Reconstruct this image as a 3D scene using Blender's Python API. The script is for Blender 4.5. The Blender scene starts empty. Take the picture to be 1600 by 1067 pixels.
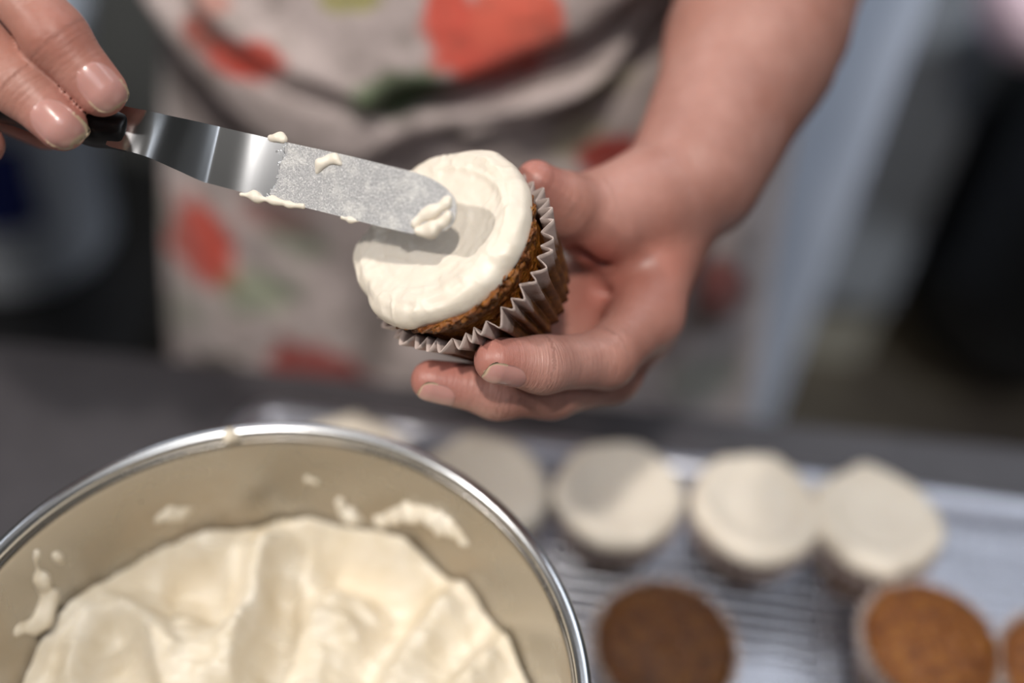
import bpy, math, random
import numpy as np
from mathutils import Vector, Matrix, noise
random.seed(4); rng = np.random.default_rng(4)
SC = bpy.context.scene; COL = SC.collection

# ------------------------------------------------------------------ camera
CZ = 1.455                      # camera height; the worktop is at 0.90
COUNTER = 0.90
PITCH, ROLL, FPX = math.radians(46), math.radians(6), 1778.0
_F = np.array([0, math.cos(PITCH), -math.sin(PITCH)])
_R0 = np.array([1., 0, 0]); _U0 = np.array([0, math.sin(PITCH), math.cos(PITCH)])
RR = math.cos(ROLL)*_R0 + math.sin(ROLL)*_U0
UU = math.cos(ROLL)*_U0 - math.sin(ROLL)*_R0
CAMP = np.array([0, 0, CZ])
cd = bpy.data.cameras.new('camera'); cam = bpy.data.objects.new('camera', cd); COL.objects.link(cam)
cd.sensor_width = 36; cd.lens = FPX/1600*36; cd.clip_start = .02; cd.clip_end = 50
cam.matrix_world = Matrix(((RR[0], UU[0], -_F[0], 0), (RR[1], UU[1], -_F[1], 0), (RR[2], UU[2], -_F[2], CZ), (0, 0, 0, 1)))
cd.dof.use_dof = True; cd.dof.focus_distance = .398; cd.dof.aperture_fstop = 1.8
SC.camera = cam
SC.view_settings.view_transform = 'Standard'; SC.view_settings.look = 'None'
SC.view_settings.gamma = 1; SC.view_settings.use_curve_mapping = False
SC.view_settings.exposure = 0.0

def W(px, py, Z):               # a photo measurement plus a distance gives a place in the room
    return CAMP + ((px-800)/FPX*RR - (py-533.5)/FPX*UU + _F)*Z
def ray(px, py): return (px-800)/FPX*RR - (py-533.5)/FPX*UU + _F
def on_z(px, py, z): d = ray(px, py); return CAMP + d*((z-CZ)/d[2])
def on_y(px, py, y): d = ray(px, py); return CAMP + d*(y/d[1])
def to_px(P):                   # measuring tool: world points -> photo coordinates
    v = np.asarray(P)-CAMP; z = v@_F
    return 800+FPX*(v@RR)/z, 533.5-FPX*(v@UU)/z

# ------------------------------------------------------------------ world and lamps
w = bpy.data.worlds.new('world'); SC.world = w; w.use_nodes = True
w.node_tree.nodes['Background'].inputs[0].default_value = (.55, .62, .75, 1)
w.node_tree.nodes['Background'].inputs[1].default_value = .08
def area(name, loc, aim, size, power, col, shape='DISK', sy=None):
    l = bpy.data.lights.new(name, 'AREA'); l.shape = shape; l.size = size; l.energy = power; l.color = col
    if sy: l.size_y = sy
    o = bpy.data.objects.new(name, l); COL.objects.link(o); o.location = loc
    o.rotation_euler = (Vector(aim)-Vector(loc)).to_track_quat('-Z', 'Y').to_euler(); return o
LA = area('ceiling_or_fill_spot', (-.07, -.22, 2.46), (0.05, .33, 1.1), .08, 13, (1, .93, .84))
LB = area('ceiling_or_fill_spot', (-1.40, -.28, 2.46), (0.05, .33, 1.1), .10, 18, (1, .95, .9))
LC = area('added_fill_light', (.3, -.6, 2.47), (.3, -.55, 0), .8, 5.5, (.86, .92, 1), 'RECTANGLE', .8)  # added soft overhead fill, also mirrored in the blade
LD = area('added_fill_light', (.15, 1.30, 2.47), (.15, 1.30, 0), 2.6, 16, (.86, .92, 1), 'RECTANGLE', .5)  # added fill that brightens the back of the room
LE = area('ceiling_or_fill_spot', (1.15, .35, 2.46), (.50, 1.35, .6), .14, 4, (.84, .91, 1)); LE.data.spread = math.radians(56)  # added cool fill, aimed to lift the refrigerator front and the cabinets

# ------------------------------------------------------------------ helpers
def srgb(r, g, b): return tuple(((c/255)/12.92 if c/255 <= .04045 else ((c/255+.055)/1.055)**2.4) for c in (r, g, b))+(1,)
class NT:
    def __init__(s, name):
        s.m = bpy.data.materials.new(name); s.m.use_nodes = True; s.t = s.m.node_tree
        s.b = s.t.nodes['Principled BSDF']; s.out = s.t.nodes['Material Output']
    def n(s, typ, **k):
        nd = s.t.nodes.new(typ)
        for a, v in k.items():
            if a.startswith('i_'): nd.inputs[a[2:].replace('_', ' ')].default_value = v
            else: setattr(nd, a, v)
        return nd
    def l(s, a, b): s.t.links.new(a, b)
    def coords(s, kind='Object'): return s.n('ShaderNodeTexCoord').outputs[kind]
    def noise(s, scale, detail=4, rough=.55, vec=None):
        nd = s.n('ShaderNodeTexNoise'); nd.inputs['Scale'].default_value = scale; nd.inputs['Detail'].default_value = detail
        nd.inputs['Roughness'].default_value = rough; s.l(vec or s.coords(), nd.inputs['Vector']); return nd.outputs['Fac']
    def ramp(s, fac, stops):
        nd = s.n('ShaderNodeValToRGB'); e = nd.color_ramp.elements
        while len(e) < len(stops): e.new(.5)
        for k, (p, c) in enumerate(stops): e[k].position = p; e[k].color = c
        s.l(fac, nd.inputs[0]); return nd.outputs[0]
    def mix(s, fac, a, b, mode='MIX'):
        nd = s.n('ShaderNodeMix', data_type='RGBA', blend_type=mode)
        for sock, v in ((nd.inputs[0], fac), (nd.inputs[6], a), (nd.inputs[7], b)):
            if hasattr(v, 'links'): s.l(v, sock)
            else: sock.default_value = v
        return nd.outputs[2]
    def math(s, op, a, b=0):
        nd = s.n('ShaderNodeMath', operation=op)
        for sock, v in ((nd.inputs[0], a), (nd.inputs[1], b)):
            if hasattr(v, 'links'): s.l(v, sock)
            else: sock.default_value = v
        return nd.outputs[0]
    def attr(s, name): return s.n('ShaderNodeAttribute', attribute_name=name)
    def bump(s, h, strength=.3, dist=.001, prev=None):
        nd = s.n('ShaderNodeBump'); nd.inputs['Strength'].default_value = strength; nd.inputs['Distance'].default_value = dist
        s.l(h, nd.inputs['Height'])
        if prev: s.l(prev, nd.inputs['Normal'])
        s.l(nd.outputs[0], s.b.inputs['Normal']); return nd.outputs[0]
    def set(s, **k):
        for a, v in k.items():
            i = s.b.inputs[a.replace('_', ' ')]
            if hasattr(v, 'links'): s.l(v, i)
            else: i.default_value = v
        return s
def simple(name, col, rough=.5, metal=0, nscale=30, var=.12, bs=.1, bd=.001):
    t = NT(name); f = t.noise(nscale)
    d = tuple(c*(1-var) for c in col[:3])+(1,); l = tuple(min(1, c*(1+var)) for c in col[:3])+(1,)
    t.set(Base_Color=t.ramp(f, [(.3, d), (.7, l)]), Roughness=rough, Metallic=metal); t.bump(f, bs, bd); return t.m

def mesh(name, V, Fc, mat=None, parent=None, smooth=True, attrs=None):
    me = bpy.data.meshes.new(name); V = np.asarray(V, dtype=np.float32)
    if isinstance(Fc, np.ndarray):
        n, k = Fc.shape
        me.vertices.add(len(V)); me.vertices.foreach_set('co', V.ravel())
        me.loops.add(n*k); me.loops.foreach_set('vertex_index', Fc.ravel().astype(np.int32))
        me.polygons.add(n); me.polygons.foreach_set('loop_start', np.arange(0, n*k, k, dtype=np.int32))
        me.update(calc_edges=True); me.validate()
    else:
        me.from_pydata([tuple(map(float, v)) for v in V], [], Fc); me.update()
    if smooth: me.polygons.foreach_set('use_smooth', [True]*len(me.polygons))
    for a, d in (attrs or {}).items():
        d = np.asarray(d, dtype=np.float32)
        if d.ndim == 1: at = me.attributes.new(a, 'FLOAT', 'POINT'); at.data.foreach_set('value', d)
        else: at = me.attributes.new(a, 'FLOAT_COLOR', 'POINT'); at.data.foreach_set('color', np.c_[d, np.ones(len(d))].astype(np.float32).ravel())
    if mat: me.materials.append(mat)
    o = bpy.data.objects.new(name, me); COL.objects.link(o)
    if parent: o.parent = parent
    return o
def empty(name, loc, label, cat, group=None, rot=None):
    o = bpy.data.objects.new(name, None); COL.objects.link(o); o.location = loc; o.empty_display_size = .02
    if rot is not None: o.rotation_euler = rot
    tag(o, label, cat, group); return o
def tag(o, label, cat, group=None):
    o['label'] = label; o['category'] = cat
    if group: o['group'] = group
    return o
def bevel(o, wd, seg=2):
    m = o.modifiers.new('bevel', 'BEVEL'); m.width = wd; m.segments = seg; m.limit_method = 'ANGLE'; return o
def box(name, lo, hi, mat, parent=None, bev=0):
    (x0, y0, z0), (x1, y1, z1) = lo, hi
    V = [(x0, y0, z0), (x1, y0, z0), (x1, y1, z0), (x0, y1, z0), (x0, y0, z1), (x1, y0, z1), (x1, y1, z1), (x0, y1, z1)]
    Fc = [(0, 3, 2, 1), (4, 5, 6, 7), (0, 1, 5, 4), (1, 2, 6, 5), (2, 3, 7, 6), (3, 0, 4, 7)]
    o = mesh(name, V, Fc, mat, parent, smooth=False)
    if bev: bevel(o, bev)
    return o
def struct(o): o['kind'] = 'structure'; return o
def lathe_v(prof, n=96):
    a = np.arange(n)/n*2*np.pi; P = np.asarray(prof, float); k = len(P)
    V = np.zeros((k, n, 3)); V[..., 0] = P[:, :1]*np.cos(a); V[..., 1] = P[:, :1]*np.sin(a); V[..., 2] = P[:, 1:]
    I = np.arange(k*n).reshape(k, n); J = np.roll(I, -1, 1)
    Fq = np.stack([I[:-1], J[:-1], J[1:], I[1:]], -1).reshape(-1, 4); return V.reshape(-1, 3), Fq
def smoothpath(pts, n=40):      # Catmull-Rom
    P = np.asarray(pts, float); P = np.vstack([2*P[0]-P[1], P, 2*P[-1]-P[-2]]); out = []
    for i in range(1, len(P)-2):
        for t in np.linspace(0, 1, max(2, n//(len(P)-3)), endpoint=False):
            a, b, c, d = P[i-1:i+3]; out.append(.5*(2*b+(c-a)*t+(2*a-5*b+4*c-d)*t*t+(3*b-a-3*c+d)*t**3))
    out.append(P[-2]); return np.array(out)
def segdist(X, path):           # 2-D distance from points X to a polyline
    D = np.full(X.shape[:-1], 1e9, np.float32); S = np.zeros_like(D); T = np.zeros_like(D)
    for i in range(len(path)-1):
        a, b = path[i], path[i+1]; ab = b-a; L = ab@ab+1e-12
        t = np.clip(((X-a)@ab)/L, 0, 1); q = X-(a+t[..., None]*ab); d = np.sqrt((q**2).sum(-1))
        s = np.sign(ab[0]*q[..., 1]-ab[1]*q[..., 0]); m = d < D
        D = np.where(m, d, D); S = np.where(m, s, S); T = np.where(m, (i+t)/(len(path)-1), T)
    return D, S, T
def nz(P, scale, oct_=3, seed=0):   # fractal noise for numpy points
    out = np.empty(len(P)); o = Vector((seed*7.1, seed*3.3, seed*1.7))
    for i, p in enumerate(P): out[i] = noise.fractal(Vector(p)*scale+o, .9, 2.0, oct_)
    return out
def quads(I):                   # grid of indices to faces
    return np.stack([I[:-1, :-1], I[1:, :-1], I[1:, 1:], I[:-1, 1:]], -1).reshape(-1, 4)

# implicit shapes --------------------------------------------------
def cap(P, a, b, r1, r2):
    a = np.asarray(a, np.float32); b = np.asarray(b, np.float32); ab = b-a; q = P-a
    t = np.clip((q@ab)/float(ab@ab+1e-12), 0, 1)
    return np.sqrt(((q-t[..., None]*ab)**2).sum(-1))-(r1+(r2-r1)*t)
def smin(a, b, k): h = np.clip(.5+.5*(b-a)/k, 0, 1); return b*(1-h)+a*h-k*h*(1-h)
def chain(P, pts, k):
    d = None
    for (a, ra), (b, rb) in zip(pts[:-1], pts[1:]):
        c = cap(P, a, b, ra, rb); d = c if d is None else smin(d, c, k)
    return d
def nets(fn, lo, hi, h):
    lo = np.asarray(lo, float); n = np.ceil((np.asarray(hi)-lo)/h).astype(int)+1
    ax = [lo[i]+h*np.arange(n[i]) for i in range(3)]
    D = np.empty(n, np.float32)
    for s in range(0, n[0], 24):
        g = np.stack(np.meshgrid(ax[0][s:s+24], ax[1], ax[2], indexing='ij'), -1).astype(np.float32)
        D[s:s+24] = fn(g)
    S = D < 0; cnt = np.zeros(np.array(n)-1, np.int8)
    for i in (0, 1):
        for j in (0, 1):
            for k in (0, 1): cnt += S[i:n[0]-1+i, j:n[1]-1+j, k:n[2]-1+k]
    idx = np.argwhere((cnt > 0) & (cnt < 8)); ID = -np.ones(cnt.shape, np.int64); ID[tuple(idx.T)] = np.arange(len(idx))
    acc = np.zeros((len(idx), 3)); c = np.zeros(len(idx))
    cor = [(i, j, k) for i in (0, 1) for j in (0, 1) for k in (0, 1)]
    for a in cor:
        for b in cor:
            if sum(b)-sum(a) == 1 and sum(abs(np.subtract(a, b))) == 1:
                da = D[tuple((idx+a).T)]; db = D[tuple((idx+b).T)]; m = (da < 0) != (db < 0)
                t = np.where(m, da/np.where(m, da-db, 1), 0)
                acc += np.where(m[:, None], np.array(a)+t[:, None]*np.subtract(b, a), 0); c += m
    V = lo+h*(idx+acc/c[:, None]); Fs = []
    for ax_ in range(3):
        o1, o2 = [q for q in range(3) if q != ax_]
        sl0 = [slice(None)]*3; sl1 = [slice(None)]*3; sl0[ax_] = slice(0, -1); sl1[ax_] = slice(1, None)
        A, B = S[tuple(sl0)], S[tuple(sl1)]; e = np.argwhere(A != B)
        ok = (e[:, o1] > 0) & (e[:, o2] > 0) & (e[:, o1] < n[o1]-1) & (e[:, o2] < n[o2]-1); e = e[ok]
        e1 = np.zeros(3, int); e1[o1] = 1; e2 = np.zeros(3, int); e2[o2] = 1
        q = np.stack([ID[tuple((e-e1-e2).T)], ID[tuple((e-e2).T)], ID[tuple(e.T)], ID[tuple((e-e1).T)]], -1)
        inside = A[tuple(e.T)]; flip = inside if ax_ != 1 else ~inside
        q[~flip] = q[~flip][:, ::-1]; Fs.append(q)
    return V, np.vstack(Fs)
def relax(V, Fq, it=3, lam=.5):
    e = np.vstack([Fq[:, [0, 1]], Fq[:, [1, 2]], Fq[:, [2, 3]], Fq[:, [3, 0]]]); n = len(V)
    cnt = np.bincount(e[:, 0], minlength=n)+np.bincount(e[:, 1], minlength=n)
    for _ in range(it):
        for l in (lam, -lam*1.03):
            s = np.stack([np.bincount(e[:, 0], V[e[:, 1], i], n)+np.bincount(e[:, 1], V[e[:, 0], i], n) for i in range(3)], 1)
            V = V+l*(s/cnt[:, None]-V)
    return V

# ------------------------------------------------------------------ materials
def mat_skin():
    t = NT('skin'); co = t.coords('Object')
    big = t.noise(28, 5, .6, co); fine = t.noise(420, 4, .6, co); red = t.attr('redness').outputs['Fac']
    c = t.ramp(big, [(.3, srgb(160, 113, 100)), (.7, srgb(194, 146, 133))])
    c = t.mix(red, c, srgb(176, 90, 78)); c = t.mix(t.math('MULTIPLY', t.noise(190, 3, .6, co), .35), c, srgb(168, 104, 88))
    vein = t.noise(14, 2, .5, co); c = t.mix(t.math('MULTIPLY', t.ramp(vein, [(.52, (0, 0, 0, 1)), (.6, (1, 1, 1, 1))]), .12), c, srgb(150, 130, 130))
    t.set(Base_Color=c, Roughness=.42, Subsurface_Weight=.18, Subsurface_Radius=(1, .35, .2), Subsurface_Scale=.004, Specular_IOR_Level=.5)
    # stretched fine wrinkles that run across the fingers
    wr = t.attr('wrinkle').outputs['Fac']; wc = t.attr('wcoord').outputs['Vector']
    wn = t.noise(1, 4, .6, wc); wv = t.math('MULTIPLY', wn, wr)
    b = t.bump(fine, .22, .0007); t.bump(wv, .6, .0015, b); return t.m
def mat_frost(name='buttercream_icing', warm=0.0, ridg=.5):
    t = NT(name); co = t.coords('Object')
    f = t.noise(45, 4, .6, co)
    mp = t.n('ShaderNodeMapping'); mp.inputs['Scale'].default_value = (25, 160, 60); mp.inputs['Rotation'].default_value = (0, 0, .5); t.l(co, mp.inputs[0])
    s = t.noise(1, 4, .6, mp.outputs[0]); sp = t.noise(900, 2, .5, co)
    a = srgb(229, 218, 202); b = srgb(238, 229, 215)
    if warm: a = srgb(217, 203, 177); b = srgb(240, 232, 217)
    t.set(Base_Color=t.ramp(f, [(.3, a), (.7, b)]), Roughness=.42, Subsurface_Weight=.10, Subsurface_Scale=.003, Subsurface_Radius=(1, .8, .5))
    n1 = t.bump(s, .22*ridg, .002); n2 = t.bump(f, .3*ridg, .002, n1); t.bump(sp, .12, .0004, n2); return t.m
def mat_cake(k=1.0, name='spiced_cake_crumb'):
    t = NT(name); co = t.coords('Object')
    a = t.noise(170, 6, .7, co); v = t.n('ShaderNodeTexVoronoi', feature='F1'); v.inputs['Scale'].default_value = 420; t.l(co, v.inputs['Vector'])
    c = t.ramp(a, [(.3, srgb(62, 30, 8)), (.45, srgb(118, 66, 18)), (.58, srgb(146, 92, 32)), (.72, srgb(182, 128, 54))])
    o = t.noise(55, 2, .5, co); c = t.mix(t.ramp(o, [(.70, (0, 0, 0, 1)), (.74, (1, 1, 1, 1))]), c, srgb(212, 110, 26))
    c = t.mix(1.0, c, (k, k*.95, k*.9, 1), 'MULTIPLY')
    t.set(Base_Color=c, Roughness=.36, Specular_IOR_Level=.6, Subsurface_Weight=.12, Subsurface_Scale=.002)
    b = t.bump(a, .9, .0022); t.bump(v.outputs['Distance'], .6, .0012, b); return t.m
def mat_paper():
    t = NT('greased_baking_paper'); co = t.coords('Object'); sx = t.n('ShaderNodeSeparateXYZ'); t.l(co, sx.inputs[0])
    g = t.math('ADD', sx.outputs['Z'], t.math('MULTIPLY', t.math('SUBTRACT', t.noise(130, 4, .6, co), .5), .016))
    # grease has soaked through where the paper lies on the cake; the free rim stays pale
    m = t.ramp(t.math('MULTIPLY', g, 20), [(.42, (0, 0, 0, 1)), (.57, (1, 1, 1, 1))])
    br = t.ramp(t.noise(110, 5, .7, co), [(.35, srgb(48, 26, 8)), (.55, srgb(96, 58, 22)), (.7, srgb(140, 92, 40))])
    t.set(Base_Color=t.mix(m, br, srgb(190, 173, 166)), Roughness=.4, Subsurface_Weight=.0, Transmission_Weight=.0)
    t.bump(t.noise(500, 3, .6, co), .15, .0005)
    return t.m
M = dict(
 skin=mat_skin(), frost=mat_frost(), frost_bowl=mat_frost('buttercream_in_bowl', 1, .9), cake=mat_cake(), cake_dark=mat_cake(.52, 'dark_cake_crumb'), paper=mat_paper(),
 black=simple('black_plastic', srgb(14, 13, 14), .38, 0, 200, .1, .05),
 counter=simple('grey_worktop', srgb(74, 71, 75), .42, 0, 60, .12, .1),
 chrome=simple('rim_steel', (.62, .63, .65, 1), .27, 1, 10, .03, .02),
 alu=simple('tray_aluminium', (.62, .63, .70, 1), .34, 1, 22, .08, .2, .002),
 wire=simple('rack_wire_chrome', (.78, .79, .84, 1), .22, 1, 40, .03, .02),
 wall=simple('grey_wall', srgb(112, 114, 113), .6, 0, 8, .06, .1),
 plinth=simple('warm_grey_plinth', srgb(150, 144, 130), .6, 0, 8, .06, .1),
 cab=simple('grey_cabinet_paint', srgb(128, 130, 133), .5, 0, 8, .05, .05),
 fridge=simple('pale_blue_grey_enamel', srgb(196, 202, 216), .4, 0, 6, .03, .03),
 shirt=simple('dark_cotton', srgb(34, 30, 30), .85, 0, 150, .15, .3),
 bag=simple('black_bag_film', srgb(7, 7, 9), .45, 0, 25, .2, .6, .01),
 pink=simple('pale_pink_cotton', srgb(206, 176, 180), .8, 0, 80, .08, .3),
 bucket=simple('white_bucket_plastic', srgb(214, 220, 230), .4, 0, 10, .04, .05),
 blue=simple('navy_label_print', srgb(22, 32, 88), .5, 0, 12, .08, .03),
 ceil=simple('white_ceiling', srgb(205, 205, 200), .7, 0, 8, .04, .1),
)
def mat_floor():
    t = NT('worn_brown_floor'); co = t.coords('Object'); f = t.noise(5, 5, .6, co)
    t.set(Base_Color=t.ramp(f, [(.35, srgb(48, 40, 34)), (.7, srgb(82, 74, 60))]), Roughness=.5); t.bump(t.noise(40, 4, .6, co), .2, .003); return t.m
M['floor'] = mat_floor()
def mat_bowl():
    t = NT('brushed_bowl_steel'); co = t.coords('Object'); mp = t.n('ShaderNodeMapping'); mp.inputs['Scale'].default_value = (6, 6, 900); t.l(co, mp.inputs[0])
    f = t.noise(1, 3, .5, mp.outputs[0]); sm = t.noise(14, 5, .65, co)
    film = t.ramp(sm, [(.46, (0, 0, 0, 1)), (.66, (1, 1, 1, 1))])      # greasy film of icing wiped along the wall
    t.set(Base_Color=t.mix(t.math('MULTIPLY', film, .45), (.43, .405, .37, 1), srgb(182, 160, 126)), Metallic=t.math('SUBTRACT', 1, t.math('MULTIPLY', film, .35)), Roughness=t.math('ADD', .27, t.math('MULTIPLY', film, .2)))
    t.bump(f, .05, .0005); return t.m
M['bowl'] = mat_bowl()
def mat_blade():
    t = NT('blade_steel'); at = t.attr('smear').outputs['Fac']; co = t.coords('Object')
    jag = t.noise(130, 5, .7, co); e = t.math('ADD', at, t.math('MULTIPLY', t.math('SUBTRACT', jag, .5), .9))
    m = t.ramp(e, [(.49, (0, 0, 0, 1)), (.53, (1, 1, 1, 1))])
    grain = t.noise(1500, 4, .7, co); g2 = t.noise(160, 4, .7, co)
    film = t.ramp(grain, [(.30, srgb(150, 150, 153)), (.54, srgb(180, 180, 182)), (.70, srgb(232, 231, 230))])
    film = t.mix(t.ramp(g2, [(.5, (0, 0, 0, 1)), (.75, (1, 1, 1, 1))]), film, srgb(218, 217, 214))
    br = t.n('ShaderNodeMapping'); br.inputs['Scale'].default_value = (40, 40, 40); t.l(co, br.inputs[0])
    t.set(Base_Color=t.mix(m, (.60, .61, .63, 1), film), Metallic=t.math('SUBTRACT', 1, t.math('MULTIPLY', m, .72)), Roughness=t.math('ADD', .20, t.math('MULTIPLY', m, .16)))
    t.bump(t.math('MULTIPLY', t.math('ADD', grain, g2), m), .5, .0009); return t.m
M['blade'] = mat_blade()
def mat_nail(edge=srgb(204, 178, 150), base=srgb(186, 134, 126)):
    t = NT('fingernail'); r = t.attr('edge').outputs['Fac']; co = t.coords('Object')
    c = t.mix(t.noise(90, 3, .5, co), base, srgb(198, 152, 145)); c = t.mix(t.ramp(r, [(.86, (0, 0, 0, 1)), (.93, (1, 1, 1, 1))]), c, edge)
    t.set(Base_Color=c, Roughness=.24, Subsurface_Weight=.15, Subsurface_Scale=.002, Coat_Weight=.15); t.bump(t.noise(300, 3, .5, co), .06, .0005); return t.m
M['nail'] = mat_nail()
def mat_apron():
    t = NT('printed_apron_cotton'); co = t.coords('Object'); p = t.attr('print').outputs['Color']
    wv = t.noise(60, 5, .7, co); g = t.noise(24, 4, .65, co)
    c = t.mix(t.ramp(g, [(.50, (0, 0, 0, 1)), (.72, (.55, .55, .55, 1))]), p, srgb(132, 120, 112))
    ln = t.math('ABSOLUTE', t.math('SUBTRACT', t.noise(34, 3, .7, co), .5)); c = t.mix(t.ramp(ln, [(.012, (.18, .18, .18, 1)), (.035, (0, 0, 0, 1))]), c, srgb(92, 84, 74))
    c = t.mix(t.math('MULTIPLY', t.ramp(wv, [(.5, (0, 0, 0, 1)), (.65, (1, 1, 1, 1))]), .3), c, srgb(112, 104, 92))
    t.set(Base_Color=c, Roughness=.85, Sheen_Weight=.15); t.bump(t.noise(900, 2, .5, co), .2, .0006); return t.m
M['apron'] = mat_apron()

# ------------------------------------------------------------------ the room
X0, X1, Y0, Y1, H = -2.0, 2.2, -1.9, 1.76, 2.5
struct(box('floor', (X0, Y0, -.05), (X1, Y1, 0), M['floor']))
struct(box('ceiling', (X0, Y0, H), (X1, Y1, H+.05), M['ceil']))
struct(box('wall_back', (X0, Y1, 0), (X1, Y1+.08, H), M['wall']))
struct(box('wall_front', (X0, Y0-.08, 0), (X1, Y0, H), M['wall']))
struct(box('wall_left', (X0-.08, Y0, 0), (X0, Y1, H), M['wall']))
struct(box('wall_right', (X1, Y0, 0), (X1+.08, Y1, H), M['wall']))
# ceiling lamp housings around the spots; the ring at LE is added with its fill
for o, s in ((LA, .06), (LB, .06), (LE, .08)):
    e = empty('recessed_ceiling_light', (o.location.x, o.location.y, 2.5), 'round recessed ceiling spot, %s' % ('worktop' if o is LA else 'left end of the worktop' if o is LB else 'right side, added fill turned to the refrigerator'), 'light')
    V, Fq = lathe_v([(s, -.0), (s+.02, -.0), (s+.02, -.012), (s, -.012), (s, 0)], 32); mesh('trim_ring', V, Fq, M['ceil'], e)

# worktop with a base cabinet beneath
ct = empty('worktop', (.0, .0, COUNTER), 'grey matt worktop carrying the bowl and the cupcake tray', 'worktop')
CX0, CX1, CY0, CY1 = -1.15, 1.35, -.15, .49
o = box('slab', (CX0, CY0, -.04), (CX1, CY1, 0), M['counter'], ct, .004)
for x in (CX0+.03, CX1-.09):
    for y in (CY0+.04, CY1-.1): box('leg', (x, y, -COUNTER), (x+.06, y+.06, -.04), M['alu'], ct, .003)
box('under_shelf', (CX0+.03, CY0+.04, -.62), (CX1-.03, CY1-.04, -.59), M['alu'], ct, .002)

# cabinets along the back wall, right of the fridge
fe = on_y(1420, 0, 1.02); fe2 = on_y(1262, 600, 1.02); FX1 = float((fe[0]+fe2[0])/2)
def cabinet(x0, x1, label):
    e = empty('base_cabinet', ((x0+x1)/2, Y1-.02, 0), label, 'cabinet', 'grey base cabinets along the back wall')
    hw = (x1-x0)/2
    box('body', (-hw, -.30, .15), (hw, .0, .88), M['cab'], e, .002)
    box('plinth', (-hw, -.30+.01, 0), (hw, -.02, .115), M['plinth'], e)
    d = box('door', (-hw+.004, -.32, .155), (hw-.004, -.3005, .87), M['cab'], e, .003)
    hd = box('handle', (-hw+.05, -.345, .78), (-hw+.17, -.333, .79), M['chrome'], d, .002)
    return e
XB = float(on_y(1505, 200, 1.44)[0])
cabinet(FX1+.006, XB,  'grey base cabinet beside the pale fridge, warm grey plinth')
# fridge place behind the person
fr = empty('refrigerator', (FX1-.3, 1.32, 0), 'tall pale grey-blue refrigerator with a plain flat front behind the apron wearer', 'refrigerator')
box('body', (-.3, -.25, .04), (.3, .3, 1.75), M['fridge'], fr, .01)
box('door', (-.3, -.30, .06), (.3, -.255, 1.75), M['fridge'], fr, .012)
box('kick_plate', (-.28, -.27, 0), (.28, -.22, .055), M['black'], fr)
box('handle', (-.27, -.335, .9), (-.25, -.30, 1.3), M['chrome'], fr, .004)

# black refuse bag on the floor at the right, pale pink cloth lying on it
def blob(name, fn, lo, hi, h, mat, parent=None, it=2, attrs=None):
    V, Fq = nets(fn, lo, hi, h); V = relax(V, Fq, it); return mesh(name, V, Fq, mat, parent)
def bagf(P):
    d = smin(cap(P, (0, 0, .20), (0, 0, .32), .20, .19), cap(P, (0.03, 0, .35), (.07, 0, .66), .175, .07), .08)
    d = smin(d, cap(P, (.07, 0, .68), (.07, 0, .70), .03, .035), .03)
    a = np.arctan2(P[..., 1], P[..., 0]); d = d+.006*np.sin(a*13+P[..., 2]*9)*np.clip(P[..., 2]*2, .1, 1)
    return np.maximum(d, -P[..., 2]+.0)
bl_ = on_z(1424, 450, .18)
be = empty('refuse_bag', (float(bl_[0])+.20, 1.50, 0), 'full black plastic bag slumped on the floor at the right edge', 'bag')
blob('bag_body', bagf, (-.26, -.26, -.02), (.3, .26, .76), .012, M['bag'], be); be.scale = (1, 1, 1.3)
def clothf(P):
    r = cap(P, (0, 0, 0), (.16, .03, -.03), .06, .07); a = P[..., 0]*40
    return np.abs(r+.006*np.sin(a+P[..., 2]*30))-.006
pp = on_y(1622, 0, 1.24)
cl = blob('pink_cloth', lambda P: clothf(P), (-.1, -.1, -.14), (.26, .14, .1), .008, M['pink'])
cl.location = pp; tag(cl, 'pale pink cloth bundled at the top of the black bag', 'cloth')

# white bucket with navy print at the left, on a low black stand
sp = on_y(10, 300, 1.05)
bz = float(on_y(60, 455, 1.05)[2])
st = empty('low_stand', (sp[0]-.06, 1.15, 0), 'low black stand under the white bucket at the left', 'stand')
box('stand_top', (-.22, -.2, bz-.03), (.22, .2, bz), M['black'], st, .004)
for sx in (-1, 1):
    for sy in (-1, 1): box('leg', (sx*.20-.015, sy*.18-.015, 0), (sx*.20+.015, sy*.18+.015, bz-.03), M['black'], st)
bk = empty('bucket', (sp[0]-.06, 1.15, bz), 'white plastic bucket with a navy blue patch at the left edge', 'bucket')
V, Fq = lathe_v([(0, 0), (.12, 0), (.125, .01), (.145, .33), (.152, .335), (.152, .35), (.14, .352), (.138, .33), (.118, .01), (0, .008)], 64); mesh('tub', V, Fq, M['bucket'], bk)
V, Fq = lathe_v([(0, .353), (.155, .353), (.158, .36), (.155, .368), (0, .364)], 64); mesh('lid', V, Fq, M['bucket'], bk)
uu = np.linspace(-1.85, -.80, 14); vv = np.linspace(.12, .25, 6)
G = np.array([[((.1258+.0625*(v-.01))*math.cos(a), (.1258+.0625*(v-.01))*math.sin(a), v) for a in uu] for v in vv]).reshape(-1, 3)
mesh('printed_patch', G, quads(np.arange(84).reshape(6, 14)), M['blue'], bk)

# ------------------------------------------------------------------ person
SX = -.045; AY = .555          # body centre, apron front
person = empty('person', (SX, .66, 0), 'person in a poppy-printed apron icing a cupcake held in one hand', 'person')
PO = np.array([SX, .66, 0])
def Wp(px, py, Z): return W(px, py, Z)
def seq(*a): return [(W(x, y, z), r) for x, y, z, r in a]
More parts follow.
